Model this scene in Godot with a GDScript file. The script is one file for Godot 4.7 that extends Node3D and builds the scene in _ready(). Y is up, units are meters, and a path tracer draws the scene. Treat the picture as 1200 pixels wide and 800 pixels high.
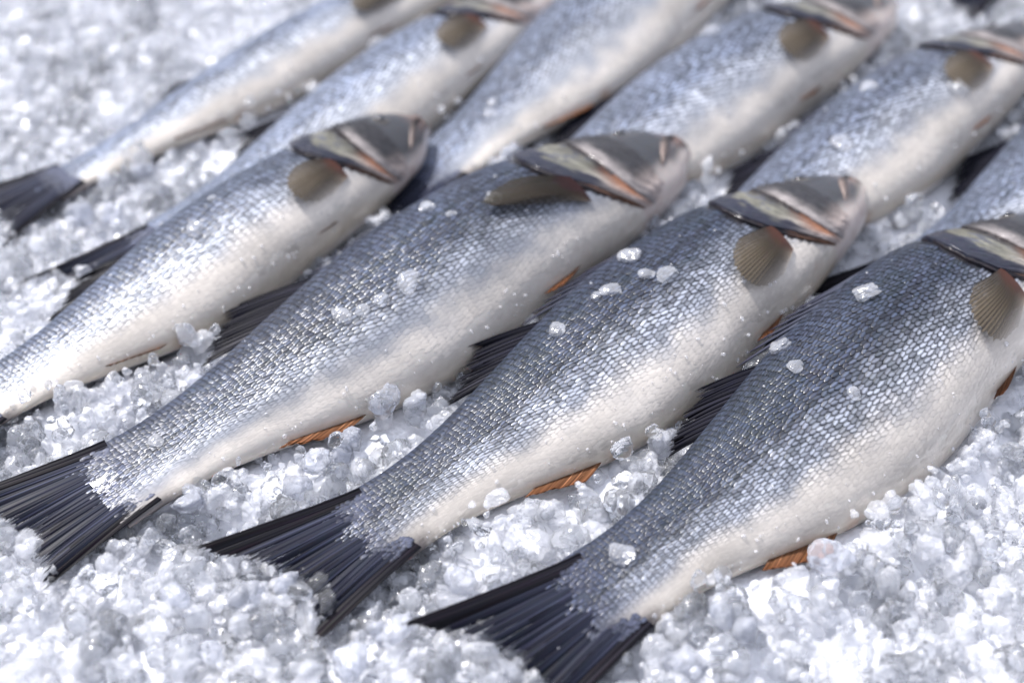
extends Node3D
# A fishmonger's bed of crushed ice with two rows of whole sea bass laid on their sides. Units are metres, y is up.

const LIMIT_SCALES := 300
const LIMIT_CHUNKS := 285

# Body profile of a sea bass as fractions of its standard length, every 5 % from snout (0) to tail root (1).
const HU := [.0240, .062, .084, .100, .112, .121, .128, .131, .131, .130, .128, .123, .116, .107, .097, .087, .077, .069, .064, .063, .066]
const HD := [.0280, .063, .079, .089, .097, .104, .108, .114, .120, .126, .131, .132, .129, .123, .114, .101, .087, .074, .064, .059, .059]
const WI := [.0200, .042, .054, .062, .069, .077, .083, .087, .089, .089, .086, .080, .073, .065, .057, .048, .039, .031, .023, .016, .009]
# Rear edge of the gill cover and of the cheek: (fraction of the length, degrees round the body).
const OP := [Vector2(.246, 62), Vector2(.262, 46), Vector2(.274, 30), Vector2(.277, 14), Vector2(.263, -6), Vector2(.234, -24), Vector2(.200, -44), Vector2(.168, -66)]
const PRE := [Vector2(.166, 56), Vector2(.174, 38), Vector2(.180, 22), Vector2(.185, 6), Vector2(.186, -10), Vector2(.181, -30), Vector2(.170, -48), Vector2(.147, -70)]

var hu := PackedFloat32Array()
var hd := PackedFloat32Array()
var wi := PackedFloat32Array()
var rng := RandomNumberGenerator.new()
var noise := FastNoiseLite.new()
var M := {}
var taken := {}
var fishes := []


func _ready():
	rng.seed = 71
	# --- camera ---
	var cam := Camera3D.new()
	cam.name = "camera"
	cam.position = Vector3(0, .4717, 0)
	cam.rotation_degrees = Vector3(-39.6, 0, 0)
	cam.keep_aspect = Camera3D.KEEP_HEIGHT
	cam.fov = 26.0
	cam.near = .02
	cam.far = 60.0
	var lens := CameraAttributesPhysical.new()
	lens.frustum_focal_length = 12.0 / tan(deg_to_rad(13.0))
	lens.frustum_focus_distance = .65
	lens.exposure_aperture = 4.0
	lens.frustum_near = .02
	lens.frustum_far = 60.0
	cam.attributes = lens
	add_child(cam)
	cam.current = true
	# --- sky, sun, exposure ---
	var sky_mat := ProceduralSkyMaterial.new()
	sky_mat.sky_top_color = Color(.90, .925, 1.0)
	sky_mat.sky_horizon_color = Color(.585, .61, .675)
	sky_mat.sky_curve = .35
	sky_mat.ground_bottom_color = Color(.45, .45, .48)
	sky_mat.ground_horizon_color = Color(.62, .62, .66)
	sky_mat.sun_angle_max = 20.0
	var sky := Sky.new()
	sky.sky_material = sky_mat
	var env := Environment.new()
	env.background_mode = Environment.BG_SKY
	env.sky = sky
	env.tonemap_mode = Environment.TONE_MAPPER_LINEAR
	env.background_energy_multiplier = .85
	env.tonemap_exposure = 1.34
	env.sdfgi_enabled = true
	env.ssao_enabled = true
	env.ssil_enabled = true
	var we := WorldEnvironment.new()
	we.name = "world_environment"
	we.environment = env
	add_child(we)
	var sun := DirectionalLight3D.new()
	sun.name = "sun"
	sun.light_energy = 1.5
	sun.light_color = Color(1, .985, .975)
	sun.light_angular_distance = 7.0
	sun.shadow_enabled = true
	add_child(sun)
	sun.look_at_from_position(Vector3(-.62, 1.20, -.50), Vector3.ZERO)

	tables()
	materials()
	# --- the fish: snout, tail root, roll, depth, head twist ---
	place("F1", Vector3(-.0510, .030, -.7250), Vector3(-.2448, .015, -.5028), -4.0, .97, -20.0, 0.36, 11)
	place("F2", Vector3(.0911, .030, -.7039), Vector3(-.1688, .015, -.4571), -6.3, 1.03, 0.0, 0.08, 12)
	place("F3", Vector3(.1831, .030, -.6633), Vector3(-.0544, .015, -.4289), -9.9, 1.0, 14.0, 0.0, 13)
	place("F4", Vector3(.2885, .030, -.6304), Vector3(.0389, .015, -.3895), -14.0, 1.02, 28.0, 0.0, 14)
	place("B1", Vector3(-.0178, .024, -.9515), Vector3(-.2512, .012, -.6979), 1.0, .68, 8.0, 0.9, 21)
	place("B2", Vector3(.0256, .026, -.9037), Vector3(-.1850, .012, -.6370), .6, .84, 8.0, 0.9, 22)
	place("B3", Vector3(.1660, .030, -.9916), Vector3(-.0440, .015, -.7018), 6.0, 1.03, 10.0, 0.75, 23)
	place("B4", Vector3(.2415, .030, -.8775), Vector3(-.0065, .013, -.6470), -7.0, .98, 12.0, 0.6, 24)
	place("B5", Vector3(.3300, .030, -.8380), Vector3(.0860, .013, -.6030), 1.0, .95, 12.0, 0.5, 25)
	place("B6", Vector3(.4700, .030, -.8380), Vector3(.2080, .013, -.6040), 0.0, .92, 12.0, 0.6, 26)
	place("C1", Vector3(.5650, .026, -1.2050), Vector3(.3300, .012, -.9560), 0.0, .95, 10.0, 0.2, 31)

	bed()
	var said := {
		"F1": "pale silver sea bass at left of front row, tail cut by left edge",
		"F2": "long dark sea bass second in front row, dark pectoral folded flat, round ice disc",
		"F3": "dark sea bass third in front row, ice chips in a row on its shoulder",
		"F4": "large dark sea bass at front right, head cut by right edge, tail lowest in picture",
		"B1": "slim blurred sea bass at far left of the back row with bare ice beyond it",
		"B2": "pale blurred sea bass in back row directly behind the leftmost front fish's head",
		"B3": "broad blue grey sea bass third in back row, two small ice bits on its tail",
		"B4": "blurred sea bass in back row behind the second front fish, whole head in view",
		"B5": "sea bass in back row behind the third front fish, ice on its pectoral fin",
		"B6": "sea bass at the far right edge of which only a scaly blue tail end shows",
		"C1": "sea bass beyond the back row, only its dark tail showing at the top edge",
	}
	for f in fishes:
		sea_bass(f, said[f.id])
	loose_ice()
	crumbs()


# ------------------------------------------------------------------ helpers

func tables():
	for k in 513:
		var t: float = k / 512.0 * 20.0
		hu.append(curve(HU, t))
		hd.append(curve(HD, t))
		wi.append(curve(WI, t))
	noise.seed = 5
	noise.noise_type = FastNoiseLite.TYPE_SIMPLEX_SMOOTH
	noise.frequency = 1.0
	noise.fractal_octaves = 2


func curve(a: Array, x: float) -> float:
	var i: int = clampi(int(floor(x)), 0, a.size() - 2)
	return cubic_interpolate(a[i], a[i + 1], a[maxi(i - 1, 0)], a[mini(i + 2, a.size() - 1)], x - i)


func along(a: Array, s: float) -> Vector2:
	var x: float = clampf(s, 0, 1) * (a.size() - 1)
	var i: int = clampi(int(x), 0, a.size() - 2)
	return a[i].lerp(a[i + 1], x - i)


func edge_at(a: Array, deg: float) -> float:   # fraction of the length at which that edge crosses an angle
	if deg >= a[0].y: return a[0].x
	for i in a.size() - 1:
		if deg >= a[i + 1].y:
			return lerpf(a[i].x, a[i + 1].x, (a[i].y - deg) / (a[i].y - a[i + 1].y))
	return a[a.size() - 1].x


func lin(r: float, g: float, b: float) -> Color:
	return Color(r, g, b)


func numbered(called: String) -> String:
	var n: int = taken.get(called, 0)
	taken[called] = n + 1
	return called if n == 0 else "%s_%03d" % [called, n]


func tag(o: Node, label := "", category := "", group := "", kind := ""):
	if label: o.set_meta("label", label)
	if category: o.set_meta("category", category)
	if group: o.set_meta("group", group)
	if kind: o.set_meta("kind", kind)
	return o


func put(called: String, mesh: Mesh, mat: Material, parent: Node = self) -> MeshInstance3D:
	var o := MeshInstance3D.new()
	o.name = numbered(called) if parent == self else called
	o.mesh = mesh
	o.material_override = mat
	parent.add_child(o, true)
	return o


class Shape:
	var v := PackedVector3Array()
	var n := PackedVector3Array()
	var c := PackedColorArray()
	var uv := PackedVector2Array()
	var i := PackedInt32Array()

	func add(p: Vector3, nn: Vector3, col: Color, w := Vector2.ZERO) -> int:
		v.append(p)
		n.append(nn)
		c.append(col)
		uv.append(w)
		return v.size() - 1

	func tri(a: int, b: int, d: int):
		i.append(a)
		i.append(b)
		i.append(d)

	func smooth():   # vertex normals from the faces; front faces run clockwise
		n.fill(Vector3.ZERO)
		for k in range(0, i.size(), 3):
			var fn := (v[i[k + 2]] - v[i[k]]).cross(v[i[k + 1]] - v[i[k]])
			n[i[k]] += fn
			n[i[k + 1]] += fn
			n[i[k + 2]] += fn
		for k in n.size():
			n[k] = n[k].normalized() if n[k].length_squared() > 1e-24 else Vector3.UP

	func mesh() -> ArrayMesh:
		var a := []
		a.resize(Mesh.ARRAY_MAX)
		a[Mesh.ARRAY_VERTEX] = v
		a[Mesh.ARRAY_NORMAL] = n
		a[Mesh.ARRAY_COLOR] = c
		a[Mesh.ARRAY_TEX_UV] = uv
		a[Mesh.ARRAY_INDEX] = i
		var m := ArrayMesh.new()
		m.add_surface_from_arrays(Mesh.PRIMITIVE_TRIANGLES, a)
		return m


func noise_map(freq: float, strength: float, sd: int, kind := FastNoiseLite.TYPE_SIMPLEX_SMOOTH) -> NoiseTexture2D:
	var f := FastNoiseLite.new()
	f.seed = sd
	f.noise_type = kind
	f.frequency = freq
	f.fractal_octaves = 3
	var t := NoiseTexture2D.new()
	t.width = 512
	t.height = 512
	t.seamless = true
	t.as_normal_map = true
	t.bump_strength = strength
	t.noise = f
	return t


func wet(called: String, rough: float, metal: float, coat: float, coat_rough: float, two := false) -> StandardMaterial3D:
	var m := StandardMaterial3D.new()
	m.resource_name = called
	m.vertex_color_use_as_albedo = true
	m.roughness = rough
	m.metallic = metal
	m.metallic_specular = .5
	if coat > 0.0:
		m.clearcoat_enabled = true
		m.clearcoat = coat
		m.clearcoat_roughness = coat_rough
	if two:
		m.cull_mode = BaseMaterial3D.CULL_DISABLED
	return m


func relief(m: StandardMaterial3D, t: Texture2D, per_metre: float, scale: float):
	m.normal_enabled = true
	m.normal_texture = t
	m.normal_scale = scale
	m.uv1_triplanar = true
	m.uv1_scale = Vector3.ONE * per_metre


func ice(called: String, alpha: float, rough: float, tint: Color) -> StandardMaterial3D:
	var m := StandardMaterial3D.new()
	m.resource_name = called
	m.albedo_color = Color(tint.r, tint.g, tint.b, alpha)
	m.roughness = rough
	m.metallic_specular = .5
	m.refraction_enabled = true
	m.refraction_scale = .031
	return m


func materials():
	M.skin = wet("fish_skin", .33, .0, .6, .12)
	M.skin.subsurf_scatter_enabled = true
	M.skin.subsurf_scatter_strength = .06
	relief(M.skin, noise_map(.02, 6.0, 3, FastNoiseLite.TYPE_CELLULAR), 38.0, .55)
	M.scale = wet("fish_scale", .38, .14, .16, .2)
	M.scale.metallic_specular = .5
	M.plate = wet("gill_plate", .36, .05, .25, .12)
	M.plate.metallic_specular = .3
	relief(M.plate, noise_map(.015, 5.0, 9), 14.0, .5)
	M.fin = wet("fin", .5, .0, .07, .3, true)
	M.fin.metallic_specular = .16
	M.pectoral = wet("pectoral_fin", .6, .0, .0, .25, true)
	M.pectoral.metallic_specular = .3
	M.pectoral.transparency = BaseMaterial3D.TRANSPARENCY_ALPHA
	M.eye = wet("eye", .1, .0, 1.0, .03)
	M.ice_clear = ice("clear_ice", .07, .08, Color(.975, .98, .99))
	relief(M.ice_clear, noise_map(.008, 7.0, 17), 50.0, .28)
	M.ice_cloudy = ice("cloudy_ice", .22, .22, Color(.95, .96, .99))
	relief(M.ice_cloudy, noise_map(.008, 8.0, 18), 50.0, .35)
	M.ice_milky = StandardMaterial3D.new()
	M.ice_milky.resource_name = "milky_ice"
	M.ice_milky.albedo_color = Color(.955, .962, .985, .23)
	M.ice_milky.transparency = BaseMaterial3D.TRANSPARENCY_ALPHA
	M.ice_milky.roughness = .2
	relief(M.ice_milky, noise_map(.008, 8.0, 20), 50.0, .3)
	M.ice_chip = M.ice_milky.duplicate()
	M.ice_chip.resource_name = "chip_ice"
	M.ice_chip.albedo_color.a = .17
	M.ice_chip.roughness = .12
	M.slush = StandardMaterial3D.new()
	M.slush.resource_name = "slush"
	M.slush.albedo_color = Color(.93, .935, .955)
	M.slush.roughness = .5
	relief(M.slush, noise_map(.02, 8.0, 19), 12.0, .8)


# ------------------------------------------------------------------ the shape of a fish

func place(id: String, snout: Vector3, root: Vector3, roll: float, depth: float, twist: float, pale: float, sd: int):
	var h := (snout - root).normalized()
	var v := Vector3.UP.cross(h).normalized()
	var n := h.cross(v)
	var r := deg_to_rad(roll)
	var b := Basis(h, v * cos(r) - n * sin(r), n * cos(r) + v * sin(r))
	var at := Transform3D(b, (snout + root) / 2)
	fishes.append({"id": id, "len": snout.distance_to(root), "at": at, "inv": at.affine_inverse(), "depth": depth, "twist": deg_to_rad(twist), "seed": sd, "pale": pale, "shift": 12.0 if id == "F2" else 16.0 if id == "B3" else 7.0 if id.begins_with("B") else 0.0, "bend": [.010, -.006, .004, .009, -.012, .012, .0, -.008, .010, .0, .0][fishes.size()]})


# A point of the skin in the fish's own axes: x towards the head, y towards the back, z out of the upper flank. t runs from snout to tail, phi from the flank to the back.
func skin(f: Dictionary, t: float, phi: float) -> Vector3:
	var k: float = clampf(t, 0, 1) * 512.0
	var i: int = mini(int(k), 511)
	var w: float = k - i
	var s := sin(phi)
	var c := cos(phi)
	var y: float = (lerpf(hu[i], hu[i + 1], w) if s > 0 else lerpf(hd[i], hd[i + 1], w)) * s * f.depth
	var z: float = lerpf(wi[i], wi[i + 1], w) * c * f.depth
	y += f.bend * (4.0 * (t - .5) * (t - .5) - .5)
	if t > 1.0: z *= maxf(0.12, 1.0 - (t - 1.0) * 16.0)
	if t < .33 and f.twist != 0.0:
		var q: float = smoothstep(0, 1, (.32 - t) / .25) * f.twist
		var yy := y * cos(q) + z * sin(q)
		z = z * cos(q) - y * sin(q)
		y = yy
	return Vector3(.5 - t, y, z) * f.len


func skin_frame(f: Dictionary, t: float, phi: float) -> Array:   # point, towards the tail, towards the back, outward
	var p := skin(f, t, phi)
	var a := (skin(f, t + .004, phi) - skin(f, t - .004, phi)).normalized()
	var b := (skin(f, t, phi + .02) - skin(f, t, phi - .02)).normalized()
	return [p, a, b, a.cross(b).normalized() * -1.0]


# The pigment of the skin: dark slate back, silver flank, cream belly; grey crown, pinkish cheeks and throat.
func pigment(f: Dictionary, t: float, at: float, q: float) -> Color:
	var deg: float = at + f.shift
	var back := smoothstep(-24.0, 16.0, deg + q * 8.0)
	var belly := 1.0 - smoothstep(-44.0, -15.0, deg + q * 9.0)
	var c := lin(.165, .176, .205).lerp(lin(.016, .0205, .034), back)
	c = c.lerp(lin(.28, .295, .33).lerp(lin(.105, .122, .165), back), f.pale)
	c = c.lerp(lin(.57, .525, .475).lerp(lin(.50, .435, .345), 1.0 - smoothstep(-100.0, -50.0, deg)), belly)
	var tail := smoothstep(.95, 1.04, t)
	c = c.lerp(lin(.032, .038, .064), tail * .95 * smoothstep(-62, -30, deg))
	c = c.lerp(lin(.055, .045, .046), smoothstep(.945, .985, t) * .95 * (1.0 - smoothstep(-62, -30, deg)))
	return c


func head_pigment(t: float, deg: float, q: float) -> Color:
	var crown := smoothstep(-56.0, -30.0, deg + q * 8.0)
	var throat := 1.0 - smoothstep(-66.0, -44.0, deg)
	var c := lin(.50, .44, .41).lerp(lin(.030, .030, .033), crown)
	c = c.lerp(lin(.56, .48, .44), throat)
	c = c.lerp(lin(.14, .080, .060), (1.0 - smoothstep(.010, .055, t)) * .85 * smoothstep(-48, -8, deg))
	return c


func mouth_line(t: float) -> float:
	return lerpf(0.0, -38.0, clampf(t / .09, 0, 1))


func sea_bass(f: Dictionary, label: String):
	var near: bool = f.id.begins_with("F")
	rng.seed = f.seed
	var o := Node3D.new()
	o.name = numbered("sea_bass")
	add_child(o, true)
	o.transform = f.at
	tag(o, label, "fish", "whole sea bass laid on the ice")
	put("body", body_mesh(f), M.skin, o)
	scales(f, o, near)
	head(f, o)
	caudal(f, o)
	dorsals(f, o)
	pectoral(f, o)
	under_fin(f, o, "pelvic_fin", .30, .36, -78.0, .085, .45)
	under_fin(f, o, "anal_fin", .70, .80, -90.0, .066, .36)


func body_mesh(f: Dictionary) -> ArrayMesh:
	var s := Shape.new()
	var nt := 150
	var np := 72
	for i in nt + 1:
		var t: float = 1.035 * pow(float(i) / nt, 1.12)
		for j in np:
			var phi := TAU * j / np
			var deg := rad_to_deg(phi if phi <= PI else phi - TAU)
			var p := skin(f, t, phi)
			var q := noise.get_noise_3d(p.x * 40.0 + f.seed * 9.0, p.y * 40.0, p.z * 40.0)
			var fine := noise.get_noise_3d(p.x * 260.0 + f.seed * 9.0, p.y * 260.0, p.z * 260.0)
			var side := absf(deg)
			var d := deg if side <= 90 else (180.0 * signf(deg) - deg)   # the underside mirrors the flank
			var edge := edge_at(OP, d)
			var is_head := 1.0 - smoothstep(edge - .004, edge + .012, t)
			var c := pigment(f, t, d, q).lerp(head_pigment(t, d, q), is_head)
			c = c * (1.0 + fine * .10)
			var dig := 0.0
			if t < .10:
				var m := exp(-pow((d - mouth_line(t)) / 4.5, 2.0)) * smoothstep(.10, .07, t)
				dig = -.0009 * m
				c = c.lerp(lin(.14, .08, .06), m * .55)
			c = c.lerp(lin(.018, .014, .016), .92 * exp(-pow((t - edge - .001) / .0085, 2.0)) * smoothstep(-52.0, -34.0, d) * smoothstep(42.0, 20.0, d))
			# gill slit: the skin drops behind the cover
			dig -= .0012 * exp(-pow((t - edge - .006) / .008, 2.0)) * smoothstep(-66.0, -50.0, d)
			c = c.lerp(lin(.30, .15, .07), .7 * exp(-pow((t - .69) / .012, 2.0) - pow((d + 84.0) / 9.0, 2.0)))
			c = c.lerp(lin(.40, .22, .15), .35 * smoothstep(.25, .7, noise.get_noise_3d(p.x * 70.0, p.y * 70.0 + f.seed, p.z * 70.0)) * smoothstep(-40.0, -70.0, d) * smoothstep(.45, .1, t))
			# belly folds and dents
			dig += q * .0009 * is_head
			var out := Vector3(0, p.y, p.z).normalized()
			s.add(p + out * dig, out, c)
	var tip := s.add(Vector3(.5 * f.len + .0030, 0, 0), Vector3.RIGHT, lin(.40, .27, .22))
	for i in nt:
		for j in np:
			var a := i * np + j
			var b := i * np + (j + 1) % np
			s.tri(a, b, a + np)
			s.tri(b, b + np, a + np)
	for j in np:
		s.tri(tip, (j + 1) % np, j)
	s.smooth()
	return s.mesh()


func scales(f: Dictionary, o: Node3D, near: bool):
	var rest := Shape.new()
	var made := 0
	var big := []
	var rows := 72 if near else 44
	var dphi := deg_to_rad(205.0) / rows
	var t := .170
	var col := 0
	while t < 1.055:
		var step: float = lerpf(.0039, .0025, smoothstep(.45, 1.02, t)) / f.len
		for j in rows + 1:
			var phi: float = deg_to_rad(-104.0) + dphi * (j + (.5 if col % 2 else .0))
			var tj: float = t + rng.randf_range(-.10, .10) * step
			phi += rng.randf_range(-.12, .12) * dphi
			var deg := rad_to_deg(phi)
			if tj < edge_at(OP, deg) + .012: continue
			var fr := skin_frame(f, tj, phi)
			var p: Vector3 = fr[0]
			var q := noise.get_noise_3d(p.x * 40.0 + f.seed * 9.0, p.y * 40.0, p.z * 40.0)
			var broad := noise.get_noise_3d(p.x * 14.0 - f.seed * 5.0, p.y * 22.0, p.z * 14.0)
			if rng.randf() < smoothstep(-50.0, -72.0, deg + q * 9.0): continue
			if tj > .995 and rng.randf() < smoothstep(.995, 1.07, tj): continue
			var wide: float = (skin(f, tj, phi + dphi * .5) - skin(f, tj, phi - dphi * .5)).length() * .62
			var c := pigment(f, tj, deg, q + broad * .4) * (1.0 + .35 * broad)
			# the lateral line: a row of small pored scales
			var line := lerpf(24.0, 4.0, smoothstep(.25, .8, tj))
			if absf(deg - line) < 1.7: c = c * .55
			elif absf(deg - line) < 4.5: c = c * 1.25
			var own := Shape.new() if near and tj > .40 and tj < .72 and deg > -34.0 and deg < 58.0 and made < LIMIT_SCALES and (col + j) % 2 == 0 else null
			var target: Shape = own if own else rest
			one_scale(target, fr, step * f.len, wide, c, deg)
			if own:
				made += 1
				big.append(own)
		t += step
		col += 1
	var so := put("scales", rest.mesh(), M.scale, o)
	tag(so, "", "", "", "stuff")
	for s in big:
		put("scale", s.mesh(), M.scale, o)


func one_scale(s: Shape, fr: Array, len: float, wide: float, c: Color, deg: float):
	var p: Vector3 = fr[0]
	var a: Vector3 = fr[1]
	var b: Vector3 = fr[2]
	var n: Vector3 = fr[3]
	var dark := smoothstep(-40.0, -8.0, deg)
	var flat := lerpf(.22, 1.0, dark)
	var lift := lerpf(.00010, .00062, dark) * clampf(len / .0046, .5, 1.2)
	# every scale sits a little differently
	var na := rng.randf_range(-.09, .09) * flat
	var nb := rng.randf_range(-.09, .09) * flat
	var tone := lerpf(1.0, rng.randf_range(.48, 1.45), flat)
	len *= rng.randf_range(.82, 1.22)
	wide *= rng.randf_range(.86, 1.12)
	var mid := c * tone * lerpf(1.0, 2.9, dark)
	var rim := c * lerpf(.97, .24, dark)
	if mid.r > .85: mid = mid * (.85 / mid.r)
	var turn := rng.randf_range(-.24, .24)
	a = (a + b * turn).normalized()
	b = (b - a * b.dot(a)).normalized()
	var base := s.v.size()
	# (towards the tail, across, height, rim)
	for q in [[-.62, -.62, -.3, 1.], [-.62, .62, -.3, 1.], [.0, -1., .25, 1.], [.0, .0, .95, 0.], [.0, 1., .25, 1.], [.45, -.82, .5, 1.], [.45, .82, .5, 1.], [.74, -.38, .72, 1.], [.74, .38, .72, 1.], [.84, .0, .8, 1.], [.46, .0, 1.05, .0], [-.5, .0, .2, .6]]:
		var off: float = q[2] * lift + (na * q[0] + nb * q[1] * .6) * wide * .5
		var pos: Vector3 = p + a * q[0] * len + b * q[1] * wide + n * (off + .3 * lift * q[1])
		var out: Vector3 = (n + a * (na + flat * (-.10 + .34 * q[0] * q[3])) + b * (nb + flat * (.05 + .42 * q[1] * q[3]))).normalized()
		s.add(pos, out, mid.lerp(rim, q[3]))
	for k in [[0, 11, 2], [11, 3, 2], [1, 4, 11], [4, 3, 11], [2, 3, 5], [3, 10, 5], [4, 6, 3], [6, 10, 3], [5, 10, 7], [7, 10, 9], [9, 10, 8], [8, 10, 6]]:
		s.tri(base + k[0], base + k[2], base + k[1])


# A thin plate on the head between two edges, proud of the skin at its rear.
func plate(f: Dictionary, front: Array, rear: Array, lo: float, hi: float, paint: Callable) -> ArrayMesh:
	var s := Shape.new()
	var na := 56
	var nb := 34
	for i in na + 1:
		var u := float(i) / na
		var e0 := along(front, u)
		var e1 := along(rear, u)
		var ends := smoothstep(0, .10, u) * smoothstep(1, .90, u)
		for j in nb + 3:
			var k := minf(float(j) / nb, 1.0)
			var e := e0.lerp(e1, k)
			var fr := skin_frame(f, e.x, deg_to_rad(e.y))
			var w := noise.get_noise_2d(u * 5.0 + f.seed * 3.0, k * 4.0)
			var h := lerpf(lo, hi, smoothstep(0, 1, k)) * (.3 + .7 * ends) + sin(k * PI) * .0009 * ends + w * .0005 + noise.get_noise_2d(u * 26.0 + f.seed, k * 14.0) * .00035
			if j == nb + 1: h = .0002
			if j == nb + 2: h = -.0012
			s.add(fr[0] + fr[3] * h, fr[3], paint.call(u, k, w) * (1.0 + .35 * noise.get_noise_2d(u * 34.0 + f.seed * 2.0, k * 16.0)))
	var row := nb + 3
	for i in na:
		for j in row - 1:
			var a := i * row + j
			s.tri(a, a + row, a + 1)
			s.tri(a + 1, a + row, a + row + 1)
	s.smooth()
	var inside := 0
	for k in s.n.size():
		if s.n[k].z < 0: inside += 1
	if inside > s.n.size() / 2:
		for k in range(0, s.i.size(), 3):
			var q := s.i[k]
			s.i[k] = s.i[k + 1]
			s.i[k + 1] = q
		s.smooth()
	return s.mesh()


func head(f: Dictionary, o: Node3D):
	var cover := put("gill_cover", plate(f, PRE, OP, .0003, .0021, func(u, k, w):
		var c := lin(.165, .16, .13).lerp(lin(.50, .43, .40), smoothstep(.5, .9, u))
		c = c.lerp(lin(.06, .065, .09), .75 * smoothstep(.05, .5, sin(u * 19.0 + w * 6.0) * .5 + w) * (1.0 - smoothstep(.4, .7, u)))
		c = c * (1.0 + w * .5)
		# dark rear flap, strongest towards the back
		var flap := smoothstep(.60, .74, k + w * .16 + .30 * smoothstep(.32, .0, u)) * (1.0 - smoothstep(.66, .92, u))
		c = c.lerp(lin(.018, .02, .035), flap * .95)
		# red to orange skin showing at the cheek's edge
		var groove := (1.0 - smoothstep(.02, .34 + .5 * smoothstep(.5, .9, u), k - .16 * smoothstep(.45, .80, u) + w * .05)) * (1.0 - .75 * smoothstep(.84, 1.0, u))
		c = c.lerp(lin(.016, .012, .013).lerp(lin(.33, .155, .09), smoothstep(.50, .84, u)), groove)
		return c), M.plate, o)
	put("gill_membrane", plate(f, [Vector2(.235, 58), Vector2(.258, 30), Vector2(.262, 10), Vector2(.248, -8), Vector2(.220, -26), Vector2(.186, -46), Vector2(.158, -66)], [Vector2(.249, 60), Vector2(.277, 29), Vector2(.280, 12), Vector2(.266, -8), Vector2(.2375, -27), Vector2(.203, -47), Vector2(.170, -67)], .0, .0007, func(u, _k, w):
		return lin(.025, .022, .026).lerp(lin(.16, .085, .055), smoothstep(.55, .85, u + w * .3)) * (1.0 + w * .4)), M.plate, cover)
	put("cheek", plate(f, [Vector2(.105, 44), Vector2(.108, 30), Vector2(.110, 16), Vector2(.112, 2), Vector2(.112, -12), Vector2(.112, -30), Vector2(.112, -46), Vector2(.108, -62)], PRE, .0, .0012, func(u, k, w):
		var c := lin(.034, .033, .036).lerp(lin(.46, .385, .355), smoothstep(.66, .96, u))
		c = c.lerp(lin(.27, .245, .24), smoothstep(.62, .95, k + w * .04) * smoothstep(.10, .45, u))
		return c * (1.0 + w * .25)), M.plate, o)
	put("upper_jaw", plate(f, [Vector2(.006, 18), Vector2(.03, 6), Vector2(.055, -8), Vector2(.075, -22)], [Vector2(.006, 4), Vector2(.032, -10), Vector2(.062, -26), Vector2(.092, -38)], .0, .0003, func(u, k, w):
		return lin(.045, .038, .036).lerp(lin(.30, .235, .21), smoothstep(.3, 1.0, u)) * (1.0 + w * .3 - .2 * k)), M.plate, o)
	var fr := skin_frame(f, .088, deg_to_rad(31.0))
	var eye := put("eye", ball(.0062, .42, lin(.055, .05, .04)), M.eye, o)
	eye.transform = Transform3D(Basis(fr[1], fr[3].cross(fr[1]).normalized(), fr[3]), fr[0] - fr[3] * .0016)
	var pupil := put("pupil", ball(.0034, .42, lin(.006, .006, .008)), M.eye, eye)
	pupil.position = Vector3(0, 0, .0021)


func ball(r: float, flat: float, c: Color) -> ArrayMesh:
	var m := SphereMesh.new()
	m.radius = r
	m.height = 2 * r
	m.radial_segments = 24
	m.rings = 12
	var a := m.get_mesh_arrays()
	var s := Shape.new()
	for k in a[Mesh.ARRAY_VERTEX].size():
		var v: Vector3 = a[Mesh.ARRAY_VERTEX][k]
		var n: Vector3 = a[Mesh.ARRAY_NORMAL][k]
		s.add(Vector3(v.x, v.y, v.z * flat), Vector3(n.x, n.y, n.z / flat).normalized(), c)
	s.i = a[Mesh.ARRAY_INDEX]
	return s.mesh()


# A fin ray: a flat tapering rod through the points, split in two tips when asked.
func ray(s: Shape, pts: Array, w0: float, w1: float, thick: float, across: Vector3, up: Vector3, c0: Color, c1: Color):
	var n := pts.size()
	var base := s.v.size()
	for k in n:
		var u := float(k) / (n - 1)
		var w := lerpf(w0, w1, u)
		if k == n - 1: w *= .25
		var h := lerpf(thick, thick * .35, u)
		var c := c0.lerp(c1, u)
		s.add(pts[k] + up * h, up, c * 1.5)
		s.add(pts[k] + across * w, (across + up * .3).normalized(), c)
		s.add(pts[k] - up * h, -up, c)
		s.add(pts[k] - across * w, (-across + up * .3).normalized(), c)
	for k in n - 1:
		for j in 4:
			var a := base + k * 4 + j
			var b := base + k * 4 + (j + 1) % 4
			s.tri(a, a + 4, b)
			s.tri(b, a + 4, b + 4)


func web(s: Shape, a: Array, b: Array, reach: float, up: Vector3, c: Color):   # membrane between two neighbouring rays
	var base := s.v.size()
	var n := maxi(2, int(a.size() * reach))
	for k in n:
		s.add(a[k] + up * .00005, up, c)
		s.add(a[k].lerp(b[k], .5) - up * .0006, up, c * .8)
		s.add(b[k] + up * .00005, up, c)
	for k in n - 1:
		for j in 2:
			var q := base + k * 3 + j
			s.tri(q, q + 3, q + 1)
			s.tri(q + 1, q + 3, q + 4)


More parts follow.
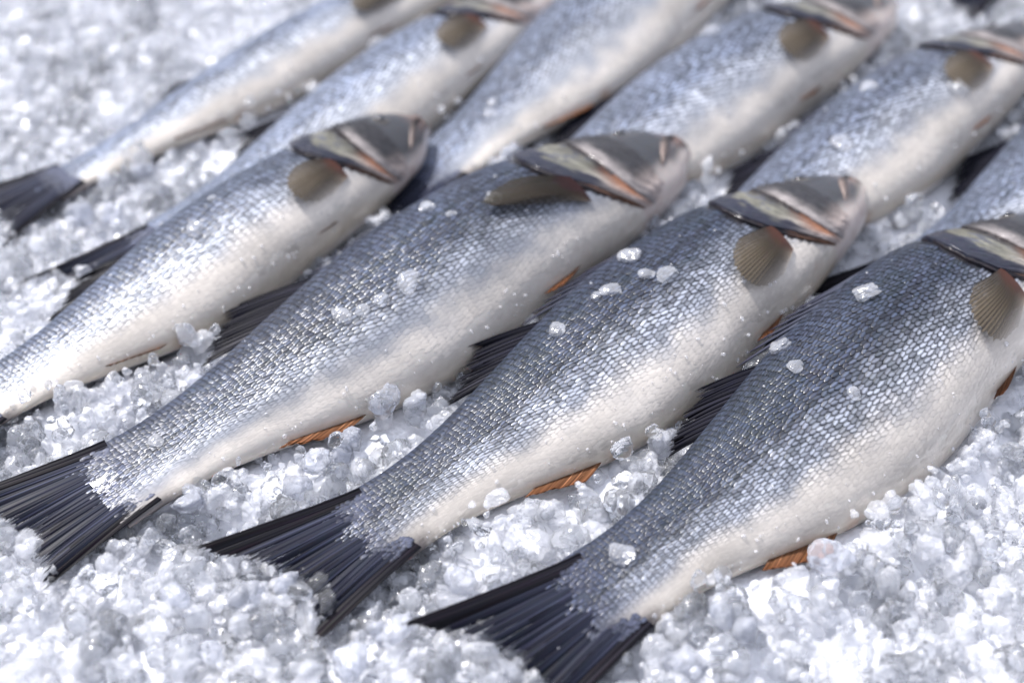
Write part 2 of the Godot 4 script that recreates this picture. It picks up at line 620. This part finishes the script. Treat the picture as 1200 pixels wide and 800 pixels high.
# A soft fin ray with its share of the membrane: a ribbed blade between two edges that frays into strands at its end.
func blade(s: Shape, l: Array, r: Array, up: Vector3, thick: float, c0: Color, c1: Color, fray: float, gap: float):
	var n := l.size()
	var ns := 9
	var tilt := rng.randf_range(-.0005, .0005)
	var ends := []
	var tones := []
	for j in ns:
		ends.append(1.0 - fray * pow(rng.randf(), 1.3) * (.4 + .6 * absf(sin(j * 1.9))))
		tones.append(rng.randf_range(.55, 1.25))
	var shine := rng.randi_range(1, ns - 2)
	if rng.randf() < .45: tones[shine] = 2.8
	var base := s.v.size()
	for k in n:
		var u := float(k) / (n - 1)
		for j in ns:
			var q := lerpf(-1, 1, j / (ns - 1.0))
			var uu: float = u * ends[j] * (n - 1)
			var i := clampi(int(uu), 0, n - 2)
			var pl: Vector3 = l[i].lerp(l[i + 1], uu - i)
			var pr: Vector3 = r[i].lerp(r[i + 1], uu - i)
			var squeeze := 1.0 - gap * smoothstep(.35, 1.0, u)
			var p := pl.lerp(pr, .5 + q * .54 * squeeze)
			var rib := .5 + .5 * cos(q * PI * 3.0)
			var h := thick * (.25 + .75 * rib) * (1.0 - .55 * u) - thick * .5 * pow(absf(q), 3.0) + tilt * q * u
			s.add(p + up * h, up, c0.lerp(c1, u) * tones[j] * (.75 + .4 * rib))
	for k in n - 1:
		for j in ns - 1:
			var a := base + k * ns + j
			s.tri(a, a + ns, a + 1)
			s.tri(a + 1, a + ns, a + ns + 1)


func half_way(a: Array, b: Array) -> Array:
	var m := []
	for k in a.size(): m.append(a[k].lerp(b[k], .5))
	return m


func edges(all: Array, i: int) -> Array:
	var n := all.size()
	var l: Array = half_way(all[i], all[i - 1]) if i > 0 else all[i]
	var r: Array = half_way(all[i], all[i + 1]) if i < n - 1 else all[i]
	return [l, r]


func caudal(f: Dictionary, o: Node3D):
	var sheet := Shape.new()
	var nr := 21
	var all := []
	var lump := rng.randf() * 10.0
	for i in nr:
		var s := lerpf(-1, 1, float(i) / (nr - 1))
		var e := absf(s)
		var y0: float = (.064 * s if s > 0 else .056 * s) * f.len * f.depth
		var reach: float = (.130 + (.088 if s > 0 else .048) * pow(e, 1.6) + rng.randf_range(-.008, .008)) * f.len
		var y1: float = ((.122 if s > 0 else .082) * s + .008 + .006 * sin(s * 7.0 + lump)) * f.len
		var sag := .0016 * sin(i * 1.3 + lump) + rng.randf_range(-.0007, .0007)
		var pts := []
		for k in 12:
			var u := k / 11.0
			var x: float = (.5 - .985 - .012 * (1 - e)) * f.len - u * reach
			var y := lerpf(y0, y1, pow(u, 1.15))
			var z: float = sag * u - .003 * u * u + .002 * (1 - u)
			pts.append(Vector3(x, y, z))
		all.append(pts)
	for i in nr - 1:
		var s := absf(lerpf(-1, 1, (i + .5) / (nr - 1)))
		web(sheet, all[i], all[i + 1], rng.randf_range(.6, .85) if s < .7 else .95, Vector3.BACK, lin(.006, .006, .009))
	var fin := put("caudal_fin", sheet.mesh(), M.fin, o)
	var little := Shape.new()
	for k in 420:
		var u := .30 * pow(rng.randf(), 1.2)
		var i := rng.randf() * (nr - 1.001)
		var j := int(i)
		if rng.randf() < smoothstep(.12, .30, u) * .8 or absf(i / (nr - 1) - .5) > .40: continue
		var m := u * 11.0
		var a0: Vector3 = all[j][int(m)].lerp(all[j][int(m) + 1], fposmod(m, 1.0))
		var b0: Vector3 = all[j + 1][int(m)].lerp(all[j + 1][int(m) + 1], fposmod(m, 1.0))
		var dir: Vector3 = (all[j][4] - all[j][0]).normalized()
		var side := Vector3(dir.y, -dir.x, 0)
		var p := a0.lerp(b0, i - j) + Vector3(0, 0, .0007 * (1.0 - u / .3))
		one_scale(little, [p, dir, side, Vector3.BACK], .0020, .0010, lin(.050, .056, .088) * (1.0 - 1.9 * u), -26.0)
	put("tail_scales", little.mesh(), M.scale, fin).set_meta("kind", "stuff")
	for i in nr:
		var e := absf(lerpf(-1, 1, float(i) / (nr - 1)))
		var own := Shape.new()
		var c0 := lin(.034, .038, .060)
		var c1 := lin(.009, .010, .018)
		if e > .7:
			c0 = lin(.014, .013, .018)
			c1 = lin(.010, .009, .012)
		var lr := edges(all, i)
		blade(own, lr[0], lr[1], Vector3.BACK, .0006, c0, c1, .15 if e < .8 else .06, rng.randf_range(.0, .26) if e < .75 else .0)
		own.smooth()
		put("fin_ray", own.mesh(), M.fin, fin)


func dorsals(f: Dictionary, o: Node3D):
	# the spiny first fin lies folded along the back
	var sheet := Shape.new()
	var all := []
	for i in 9:
		var t0 := lerpf(.30, .52, i / 8.0)
		var root := skin(f, t0, deg_to_rad(86.0))
		var up: float = .005 * sin(PI * (i + 1) / 10.0) + .0015
		var pts := []
		for k in 6:
			var u := k / 5.0
			pts.append(root + Vector3(-u * .034, up * u, -.0022 * u + rng.randf_range(-.0003, .0003)))
		all.append(pts)
	for i in 8: web(sheet, all[i], all[i + 1], .8, Vector3.BACK, lin(.02, .022, .03))
	var fin := put("spiny_dorsal_fin", sheet.mesh(), M.fin, o)
	for i in 9:
		var own := Shape.new()
		ray(own, all[i], .0009, .0005, .0007, Vector3.UP, Vector3.BACK, lin(.07, .075, .10), lin(.03, .03, .045))
		put("fin_spine", own.mesh(), M.fin, fin)
	# the soft second fin, dark, swept towards the tail
	sheet = Shape.new()
	all = []
	var n := 13
	for i in n:
		var u0 := i / (n - 1.0)
		var t0 := lerpf(.585, .735, u0)
		var root := skin(f, t0, deg_to_rad(82.0)) + Vector3(0, -.002, -.001)
		var reach: float = (lerpf(.122, .066, pow(u0, .8)) * (1.25 if f.id == "F2" else .85 if f.id == "F4" else 1.0) + rng.randf_range(-.012, .010)) * f.len
		var rise: float = lerpf(.42, .30, u0) + rng.randf_range(-.05, .05)
		var sag := rng.randf_range(-.002, .002)
		var pts := []
		for k in 8:
			var u := k / 7.0
			pts.append(root + Vector3(-u * reach, u * rise * reach * (1.15 - .25 * u), (-.006 * u + sag * u)))
		all.append(pts)
	for i in n - 1: web(sheet, all[i], all[i + 1], rng.randf_range(.62, .92), Vector3.BACK, lin(.012, .012, .018))
	fin = put("soft_dorsal_fin", sheet.mesh(), M.fin, o)
	for i in n:
		var own := Shape.new()
		var lr := edges(all, i)
		blade(own, lr[0], lr[1], Vector3.BACK, .0011, lin(.016, .016, .024), lin(.009, .009, .014), .22, rng.randf_range(.0, .35))
		own.smooth()
		put("fin_ray", own.mesh(), M.fin, fin)


func pectoral(f: Dictionary, o: Node3D):
	var folded: bool = f.id == "F2"
	var s := Shape.new()
	var nu := 60
	var nv := 16
	var rays := 21.0
	var b0 := Vector2(.256, -8)
	var b1 := Vector2(.257, -34)
	var tips := [Vector2(.338, -3), Vector2(.366, -8), Vector2(.384, -17), Vector2(.388, -26), Vector2(.378, -36), Vector2(.350, -43), Vector2(.310, -44)]
	if folded:
		tips = [Vector2(.345, 8), Vector2(.388, 7), Vector2(.412, 3), Vector2(.406, -3), Vector2(.382, -9), Vector2(.345, -16), Vector2(.305, -24)]
	for i in nu + 1:
		var u := float(i) / nu
		var base := b0.lerp(b1, u)
		var tip := along(tips, u)
		var r := u * rays
		var ridge := absf(fposmod(r, 1.0) - .5) * 2.0   # 1 on a ray, 0 between two
		var cut := 1.0 - .035 * (1.0 - ridge) - .03 * absf(sin(r * 1.9 + f.seed)) - .015 * absf(sin(r * 7.1 + f.seed))
		for j in nv + 1:
			var k := float(j) / nv * cut
			var e := base.lerp(tip, k)
			var fr := skin_frame(f, e.x, deg_to_rad(e.y))
			var lift := .0010 + (.0036 * sin(k * 2.3) + .0006) * (1.0 - .85 * smoothstep(.55, 1.0, u)) + (ridge - .5) * .00050 * (.4 + k)
			if folded: lift += .0008
			# short cross bars of the ray joints
			var joint := .5 + .5 * sin(float(j) / nv * 16.0 * PI)
			var c := lin(.044, .034, .024).lerp(lin(.190, .155, .110), ridge * smoothstep(.25, .8, k) * (.45 + .55 * joint))
			c = c.lerp(lin(.035, .03, .028), .55 * (1.0 - smoothstep(.0, .28, u)) * smoothstep(.1, .5, k))
			c = c.lerp(lin(.34, .28, .22), .7 * smoothstep(.55, 1.0, u))
			c = c.lerp(lin(.070, .028, .022), 1.0 - smoothstep(.05, .36, k + .1 * u))
			if folded: c = c * .36
			c.a = lerpf(.96, .42, smoothstep(.45, 1.0, u) * smoothstep(.15, .5, k)) - .22 * (1.0 - ridge) * smoothstep(.4, .9, k)
			s.add(fr[0] + fr[3] * lift, fr[3], c)
	for i in nu:
		for j in nv:
			var a := i * (nv + 1) + j
			s.tri(a, a + 1, a + nv + 1)
			s.tri(a + 1, a + nv + 2, a + nv + 1)
	s.smooth()
	var inside := 0
	for k in s.n.size():
		if s.n[k].z < 0: inside += 1
	if inside > s.n.size() / 2:
		for k in range(0, s.i.size(), 3):
			var q := s.i[k]
			s.i[k] = s.i[k + 1]
			s.i[k + 1] = q
		s.smooth()
	put("pectoral_fin", s.mesh(), M.pectoral, o)


func under_fin(f: Dictionary, o: Node3D, called: String, t0: float, t1: float, deg: float, reach: float, drop: float):
	var sheet := Shape.new()
	var all := []
	var n := 9
	for i in n:
		var u0 := i / (n - 1.0)
		var root := skin(f, lerpf(t0, t1, u0), deg_to_rad(deg)) + Vector3(0, .003, 0)
		var r: float = reach * f.len * (.45 if f.id in ["F1", "B1", "B2"] else .75 if f.id.begins_with("B") else .9) * (1.0 - .4 * u0) * rng.randf_range(.92, 1.05)
		var pts := []
		for k in 7:
			var u := k / 6.0
			pts.append(root + Vector3(-u * r, -u * r * drop * (1.1 - .3 * u), .004 * u + rng.randf_range(-.0002, .0002)))
		all.append(pts)
	for i in n - 1: web(sheet, all[i], all[i + 1], 1.0, Vector3.BACK, lin(.20, .080, .032))
	var fin := put(called, sheet.mesh(), M.fin, o)
	for i in n:
		var own := Shape.new()
		var lr := edges(all, i)
		blade(own, lr[0], lr[1], Vector3.BACK, .00025, lin(.16, .082, .045), lin(.125, .052, .026), .08, .05)
		own.smooth()
		if own.n[0].z < 0:
			for k in range(0, own.i.size(), 3):
				var q := own.i[k]
				own.i[k] = own.i[k + 1]
				own.i[k + 1] = q
			own.smooth()
		put("fin_ray", own.mesh(), M.fin, fin)


# ------------------------------------------------------------------ ice

func ground(x: float, z: float) -> float:
	var h := .006 + .0055 * noise.get_noise_2d(x * 11.0, z * 11.0) + .0045 * noise.get_noise_2d(x * 34.0 + 7.0, z * 34.0)
	var heap := 0.0
	for f in fishes:
		var p: Vector3 = f.inv * Vector3(x, .02, z)
		var t: float = .5 - p.x / f.len
		if t < -.12 or t > 1.02: continue
		p.y -= f.bend * f.len * (4.0 * (t - .5) * (t - .5) - .5)
		var k: float = clampf(t, 0, 1) * 512.0
		var half: float = (hu[int(k)] if p.y > 0 else hd[int(k)]) * f.len * f.depth
		var away := absf(p.y) - half
		var reach := smoothstep(.030, .002, away) * smoothstep(-.022, .0, away)
		heap = maxf(heap, reach * (.013 if p.y < 0 else .008) * smoothstep(-.12, .02, t) * smoothstep(1.02, .9, t))
	return h + heap


func in_fish(p: Vector3, r: float) -> bool:
	for f in fishes:
		var q: Vector3 = f.inv * p
		var t: float = .5 - q.x / f.len
		if t < -.03 or t > 1.24: continue
		q.y -= f.bend * f.len * (4.0 * (minf(t, 1.0) - .5) * (minf(t, 1.0) - .5) - .5)
		if t > .97:
			# the tail fin: nothing may stand through it
			var s: float = lerpf(.065, .125, clampf((t - 1.0) / .18, 0, 1)) * f.len
			var e: float = absf(q.y - .004) / s
			if e < 1.0 and t < 1.13 + .062 * pow(e, 1.6) and q.z > -r * .9 and q.z < .02: return true
			continue
		var k := int(clampf(t, 0, 1) * 512.0)
		var a: float = (hu[k] if q.y > 0 else hd[k]) * f.len * f.depth + r * .55
		var b: float = wi[k] * f.len * f.depth + r * .55
		if q.z > 0 and absf(q.y) < a * .95: b += r * .6
		if q.y * q.y / (a * a) + q.z * q.z / (b * b) < 1.0: return true
		if q.y < 0 and q.y > -a - .008 and q.z > -.003 - r * .5 and ((t > .71 and t < .88) or (t > .30 and t < .42)): return true
		# keep the folded second dorsal fin free
		if t > .6 and t < .82 and q.y > 0 and q.y < a + .017 and q.z > -.012 - r * .4: return true
	return false


func icosphere(level: int) -> Array:
	var g := (1.0 + sqrt(5.0)) / 2.0
	var v := []
	for q in [[-1, g, 0], [1, g, 0], [-1, -g, 0], [1, -g, 0], [0, -1, g], [0, 1, g], [0, -1, -g], [0, 1, -g], [g, 0, -1], [g, 0, 1], [-g, 0, -1], [-g, 0, 1]]:
		v.append(Vector3(q[0], q[1], q[2]).normalized())
	var t := [[0, 11, 5], [0, 5, 1], [0, 1, 7], [0, 7, 10], [0, 10, 11], [1, 5, 9], [5, 11, 4], [11, 10, 2], [10, 7, 6], [7, 1, 8], [3, 9, 4], [3, 4, 2], [3, 2, 6], [3, 6, 8], [3, 8, 9], [4, 9, 5], [2, 4, 11], [6, 2, 10], [8, 6, 7], [9, 8, 1]]
	for k in level:
		var mids := {}
		var more := []
		for q in t:
			var m := []
			for e in 3:
				var a: int = q[e]
				var b: int = q[(e + 1) % 3]
				var key := mini(a, b) * 100000 + maxi(a, b)
				if not mids.has(key):
					mids[key] = v.size()
					v.append((v[a] + v[b]).normalized())
				m.append(mids[key])
			more.append_array([[q[0], m[0], m[2]], [q[1], m[1], m[0]], [q[2], m[2], m[1]], [m[0], m[1], m[2]]])
		t = more
	return [v, t]


# A nugget of half-melted crushed ice: a few fused rounded lumps, some broken faces, small bumps.
func nugget(sd: int, level: int) -> ArrayMesh:
	rng.seed = sd
	var g := icosphere(level)
	var lumps := []
	for k in rng.randi_range(3, 5):
		var d := Vector3(rng.randfn(), rng.randfn(), rng.randfn()).normalized()
		lumps.append([d * rng.randf_range(.35, .55), rng.randf_range(.48, .66)])
	var cuts := []
	for k in rng.randi_range(3, 6):
		cuts.append([Vector3(rng.randfn(), rng.randfn(), rng.randfn()).normalized(), rng.randf_range(.46, .74)])
	var s := Shape.new()
	for d: Vector3 in g[0]:
		var r := .66
		for l in lumps:
			var b: float = d.dot(l[0])
			var disc: float = b * b - (l[0].length_squared() - l[1] * l[1])
			if disc > 0: r = maxf(r, b + sqrt(disc))
		for c in cuts:
			var q: float = d.dot(c[0])
			if q > .05: r = minf(r, c[1] / q)
		r *= 1.0 + .13 * noise.get_noise_3d(d.x * 2.2 + sd, d.y * 2.2, d.z * 2.2) + .05 * noise.get_noise_3d(d.x * 7.0 + sd, d.y * 7.0, d.z * 7.0)
		s.add(d * r, d, Color.WHITE)
	for q in g[1]:
		s.tri(q[0], q[2], q[1])
	s.smooth()
	return s.mesh()


func turned(r: float) -> Basis:
	return Basis.from_euler(Vector3(rng.randf() * TAU, rng.randf() * TAU, rng.randf() * TAU)) * Basis.from_scale(Vector3(r * rng.randf_range(.85, 1.35), r * rng.randf_range(.65, 1.0), r * rng.randf_range(.8, 1.2)))


var bits := []   # variants of the ice nuggets for single pieces
var singles := []


func bed():
	# solid slush under the loose pieces
	var s := Shape.new()
	var nx := 190
	var nz := 210
	for i in nx + 1:
		for j in nz + 1:
			var x := lerpf(-1.5, 1.7, i / float(nx))
			var z := lerpf(-2.6, .6, j / float(nz))
			s.add(Vector3(x, minf(ground(x, z), .016) - .0095, z), Vector3.UP, Color.WHITE)
	for i in nx:
		for j in nz:
			var a := i * (nz + 1) + j
			s.tri(a, a + nz + 1, a + 1)
			s.tri(a + 1, a + nz + 1, a + nz + 2)
	s.smooth()
	if s.n[0].y < 0:
		for k in range(0, s.i.size(), 3):
			var q := s.i[k]
			s.i[k] = s.i[k + 1]
			s.i[k + 1] = q
		s.smooth()
	tag(put("ground", s.mesh(), M.slush), "bed of packed white ice under the fish", "", "", "structure")
	# loose nuggets heaped on it in three layers
	var meshes := []
	for k in 7: meshes.append(nugget(100 + k, 3))
	for k in 8: bits.append(nugget(140 + k, 3))
	rng.seed = 4242
	var lots := []
	for k in 14: lots.append([])
	for layer in 4:
		var step: float = [.0115, .0090, .0118, .0080][layer]
		var z := -1.16
		while z < -.25:
			var half := .12 - z * .36
			var x := -half
			while x < half:
				var px := x + rng.randf_range(-.5, .5) * step
				var pz := z + rng.randf_range(-.5, .5) * step
				var r: float
				match layer:
					3: r = rng.randf_range(.0014, .0032)
					0: r = rng.randf_range(.0060, .0088)
					1: r = .0033 + .0060 * pow(rng.randf(), 1.4)
					_: r = .0021 + .0068 * pow(rng.randf(), 1.9)
				x += step
				var y: float = ground(px, pz) + [-.0065, -.001, .0040, -.0005][layer] + rng.randf_range(-.0018, .0018)
				var p := Vector3(px, y, pz)
				if in_fish(p, r):
					p.y -= .0075
					if in_fish(p, r): continue
				var tf := Transform3D(turned(r), p)
				if layer in [1, 2] and r > .0060 and pz > -.72 and pz < -.36 and absf(px) < -pz * .37:
					singles.append([r + rng.randf() * .0012, tf])
					continue
				lots[rng.randi_range(0, 6) + (7 if rng.randf() < .55 else 0)].append(tf)
			z += step
	singles.sort_custom(func(a, b): return a[0] > b[0])
	for k in range(LIMIT_CHUNKS, singles.size()):
		lots[rng.randi_range(0, 13)].append(singles[k][1])
	singles.resize(mini(singles.size(), LIMIT_CHUNKS))
	for k in 14:
		var mm := MultiMesh.new()
		mm.transform_format = MultiMesh.TRANSFORM_3D
		mm.mesh = meshes[k % 7]
		mm.instance_count = lots[k].size()
		for q in lots[k].size(): mm.set_instance_transform(q, lots[k][q])
		var o := MultiMeshInstance3D.new()
		o.name = numbered("crushed_ice")
		o.multimesh = mm
		o.material_override = M.ice_milky if k >= 7 else M.ice_clear
		add_child(o, true)
		tag(o, "loose crushed ice spread over the whole bed", "ice", "", "stuff")


func loose_ice():
	rng.seed = 99
	# the larger nuggets of the bed, each its own thing
	var k := 0
	for q in singles:
		var o := put("ice_chunk", bits[k % 8], [M.ice_milky, M.ice_clear, M.ice_cloudy][rng.randi() % 3])
		o.transform = q[1]
		var side := gap_of(q[1].origin)
		tag(o, side[0], "ice chunk", side[1])
		k += 1
	# pieces lying on the fish: fish, place along it, degrees round it, radius, words
	for q in [
		["F1", .545, 6, .0048, "flat clear ice chip alone on the middle of the leftmost front fish"],
		["F1", .470, 26, .0022, "tiny clear ice chip high on the flank of the leftmost front fish"],
		["F2", .375, 6, .0044, "round clear ice chip below the gills on the second front fish"],
		["F2", .452, 30, .0042, "clear ice chip near the back edge of the second front fish's shoulder"],
		["F2", .443, 12, .0026, "small clear ice chip just below another on the second front fish's shoulder"],
		["F2", .568, -12, .0061, "largest round clear ice disc, mid flank of the second front fish"],
		["F2", .662, -3, .0042, "jagged clear ice chip, tailmost of three on second front fish's flank"],
		["F2", .638, -9, .0036, "clear ice chip between jagged and round ones on second front fish"],
		["F2", .614, -11, .0038, "oval clear ice chip next to the large disc on second front fish"],
		["F2", .945, 13, .0036, "clear ice crumb on the tail root of the second front fish"],
		["F3", .458, 40, .0058, "rough white ice lump highest on the back of the third front fish"],
		["F3", .532, 25, .0046, "flat clear ice chip left of the row on third front fish's shoulder"],
		["F3", .480, 18, .0038, "clear ice chip under the rough lump on the third front fish"],
		["F3", .462, 8, .0050, "wide clear ice chip lowest in the row on third front fish's shoulder"],
		["F3", .630, 33, .0042, "clear ice chip alone on the back half of the third front fish"],
		["F3", .550, 32, .0026, "tiny ice crumb near the back edge of the third front fish"],
		["F4", .580, 62, .0048, "round clear ice chip on the back ridge of the front right fish"],
		["F4", .606, 36, .0038, "clear ice chip below the ridge on the front right fish"],
		["F4", .440, 40, .0058, "long clear ice chip behind the gill cover of the front right fish"],
		["F4", .955, 25, .0048, "clear ice lump at the tail root of the front right fish"],
		["F4", .590, -4, .0032, "faint clear ice chip mid flank of the front right fish"],
		["B3", .860, -10, .0040, "lower of two ice bits on the tail of the broad back row fish"],
		["B3", .835, 2, .0032, "upper of two ice bits on the tail of the broad back row fish"],
		["B4", .740, -30, .0040, "blurred ice bit on the belly of the back row fish with visible head"],
		["B4", .420, 40, .0060, "blurred ice bit on the shoulder of the back row fish with visible head"],
		["B5", .628, -3, .0062, "blurred ice lump on the flank of the fish behind the third one"],
		["B5", .370, -30, .0062, "bright ice lump on the pectoral fin of the fish behind third one"],
		["B5", .475, 24, .0050, "blurred ice lump on the upper shoulder of the fish behind the third"],
		["B2", .400, 60, .0060, "blurred ice lump on the back edge of the pale back row fish"],
	]:
		for f in fishes:
			if f.id != q[0]: continue
			var fr := skin_frame(f, q[1], deg_to_rad(q[2]))
			var n: Vector3 = (f.at.basis * fr[3]).normalized()
			var a: Vector3 = (f.at.basis * fr[1]).normalized()
			var b := Basis(a, n, a.cross(n)) * Basis(Vector3.UP, rng.randf() * TAU)
			var r: float = q[3]
			var o := put("ice_chip", bits[k % 8], M.ice_chip)
			o.transform = Transform3D(b * Basis.from_scale(Vector3(r * 1.4, r * .66, r * 1.3)), f.at * fr[0] + n * r * .35)
			tag(o, q[4], "ice chip", "ice chips lying on the fish")
			k += 1


func gap_of(p: Vector3) -> Array:
	var names := ["F1", "F2", "F3", "F4"]
	var below := []   # the fish whose belly side this point lies on
	for id in names:
		for f in fishes:
			if f.id == id and (f.inv * p).y < 0: below.append(id)
	match below.size():
		0: return ["rounded ice nugget in the bed left of the leftmost front fish", "large nuggets left of the front row"]
		1: return ["rounded ice nugget in the bed between first and second front fish", "large nuggets between first and second front fish"]
		2: return ["rounded ice nugget in the bed between second and third front fish", "large nuggets between second and third front fish"]
		3: return ["rounded ice nugget in the bed between third and fourth front fish", "large nuggets between third and fourth front fish"]
	return ["rounded ice nugget in the bed along the belly of the front right fish", "large nuggets before the front right fish"]


func crumbs():
	# melting ice grains sticking to the fish, mostly along their bellies
	rng.seed = 321
	var spots := []
	for f in fishes:
		if f.id == "C1": continue
		for k in 80:
			var t := rng.randf_range(.3, .98)
			var deg := -28.0 - 50.0 * pow(rng.randf(), .7) if rng.randf() < .7 else rng.randf_range(-30, 60)
			var fr := skin_frame(f, t, deg_to_rad(deg))
			var r := .0005 + .0012 * pow(rng.randf(), 3.0)
			spots.append(Transform3D(turned(r), f.at * (fr[0] + fr[3] * r * .5)))
	var mm := MultiMesh.new()
	mm.transform_format = MultiMesh.TRANSFORM_3D
	mm.mesh = nugget(333, 1)
	mm.instance_count = spots.size()
	for k in spots.size(): mm.set_instance_transform(k, spots[k])
	var o := MultiMeshInstance3D.new()
	o.name = "ice_grains"
	o.multimesh = mm
	o.material_override = M.ice_milky
	add_child(o, true)
	tag(o, "fine melting ice grains stuck to the fish", "ice", "", "stuff")
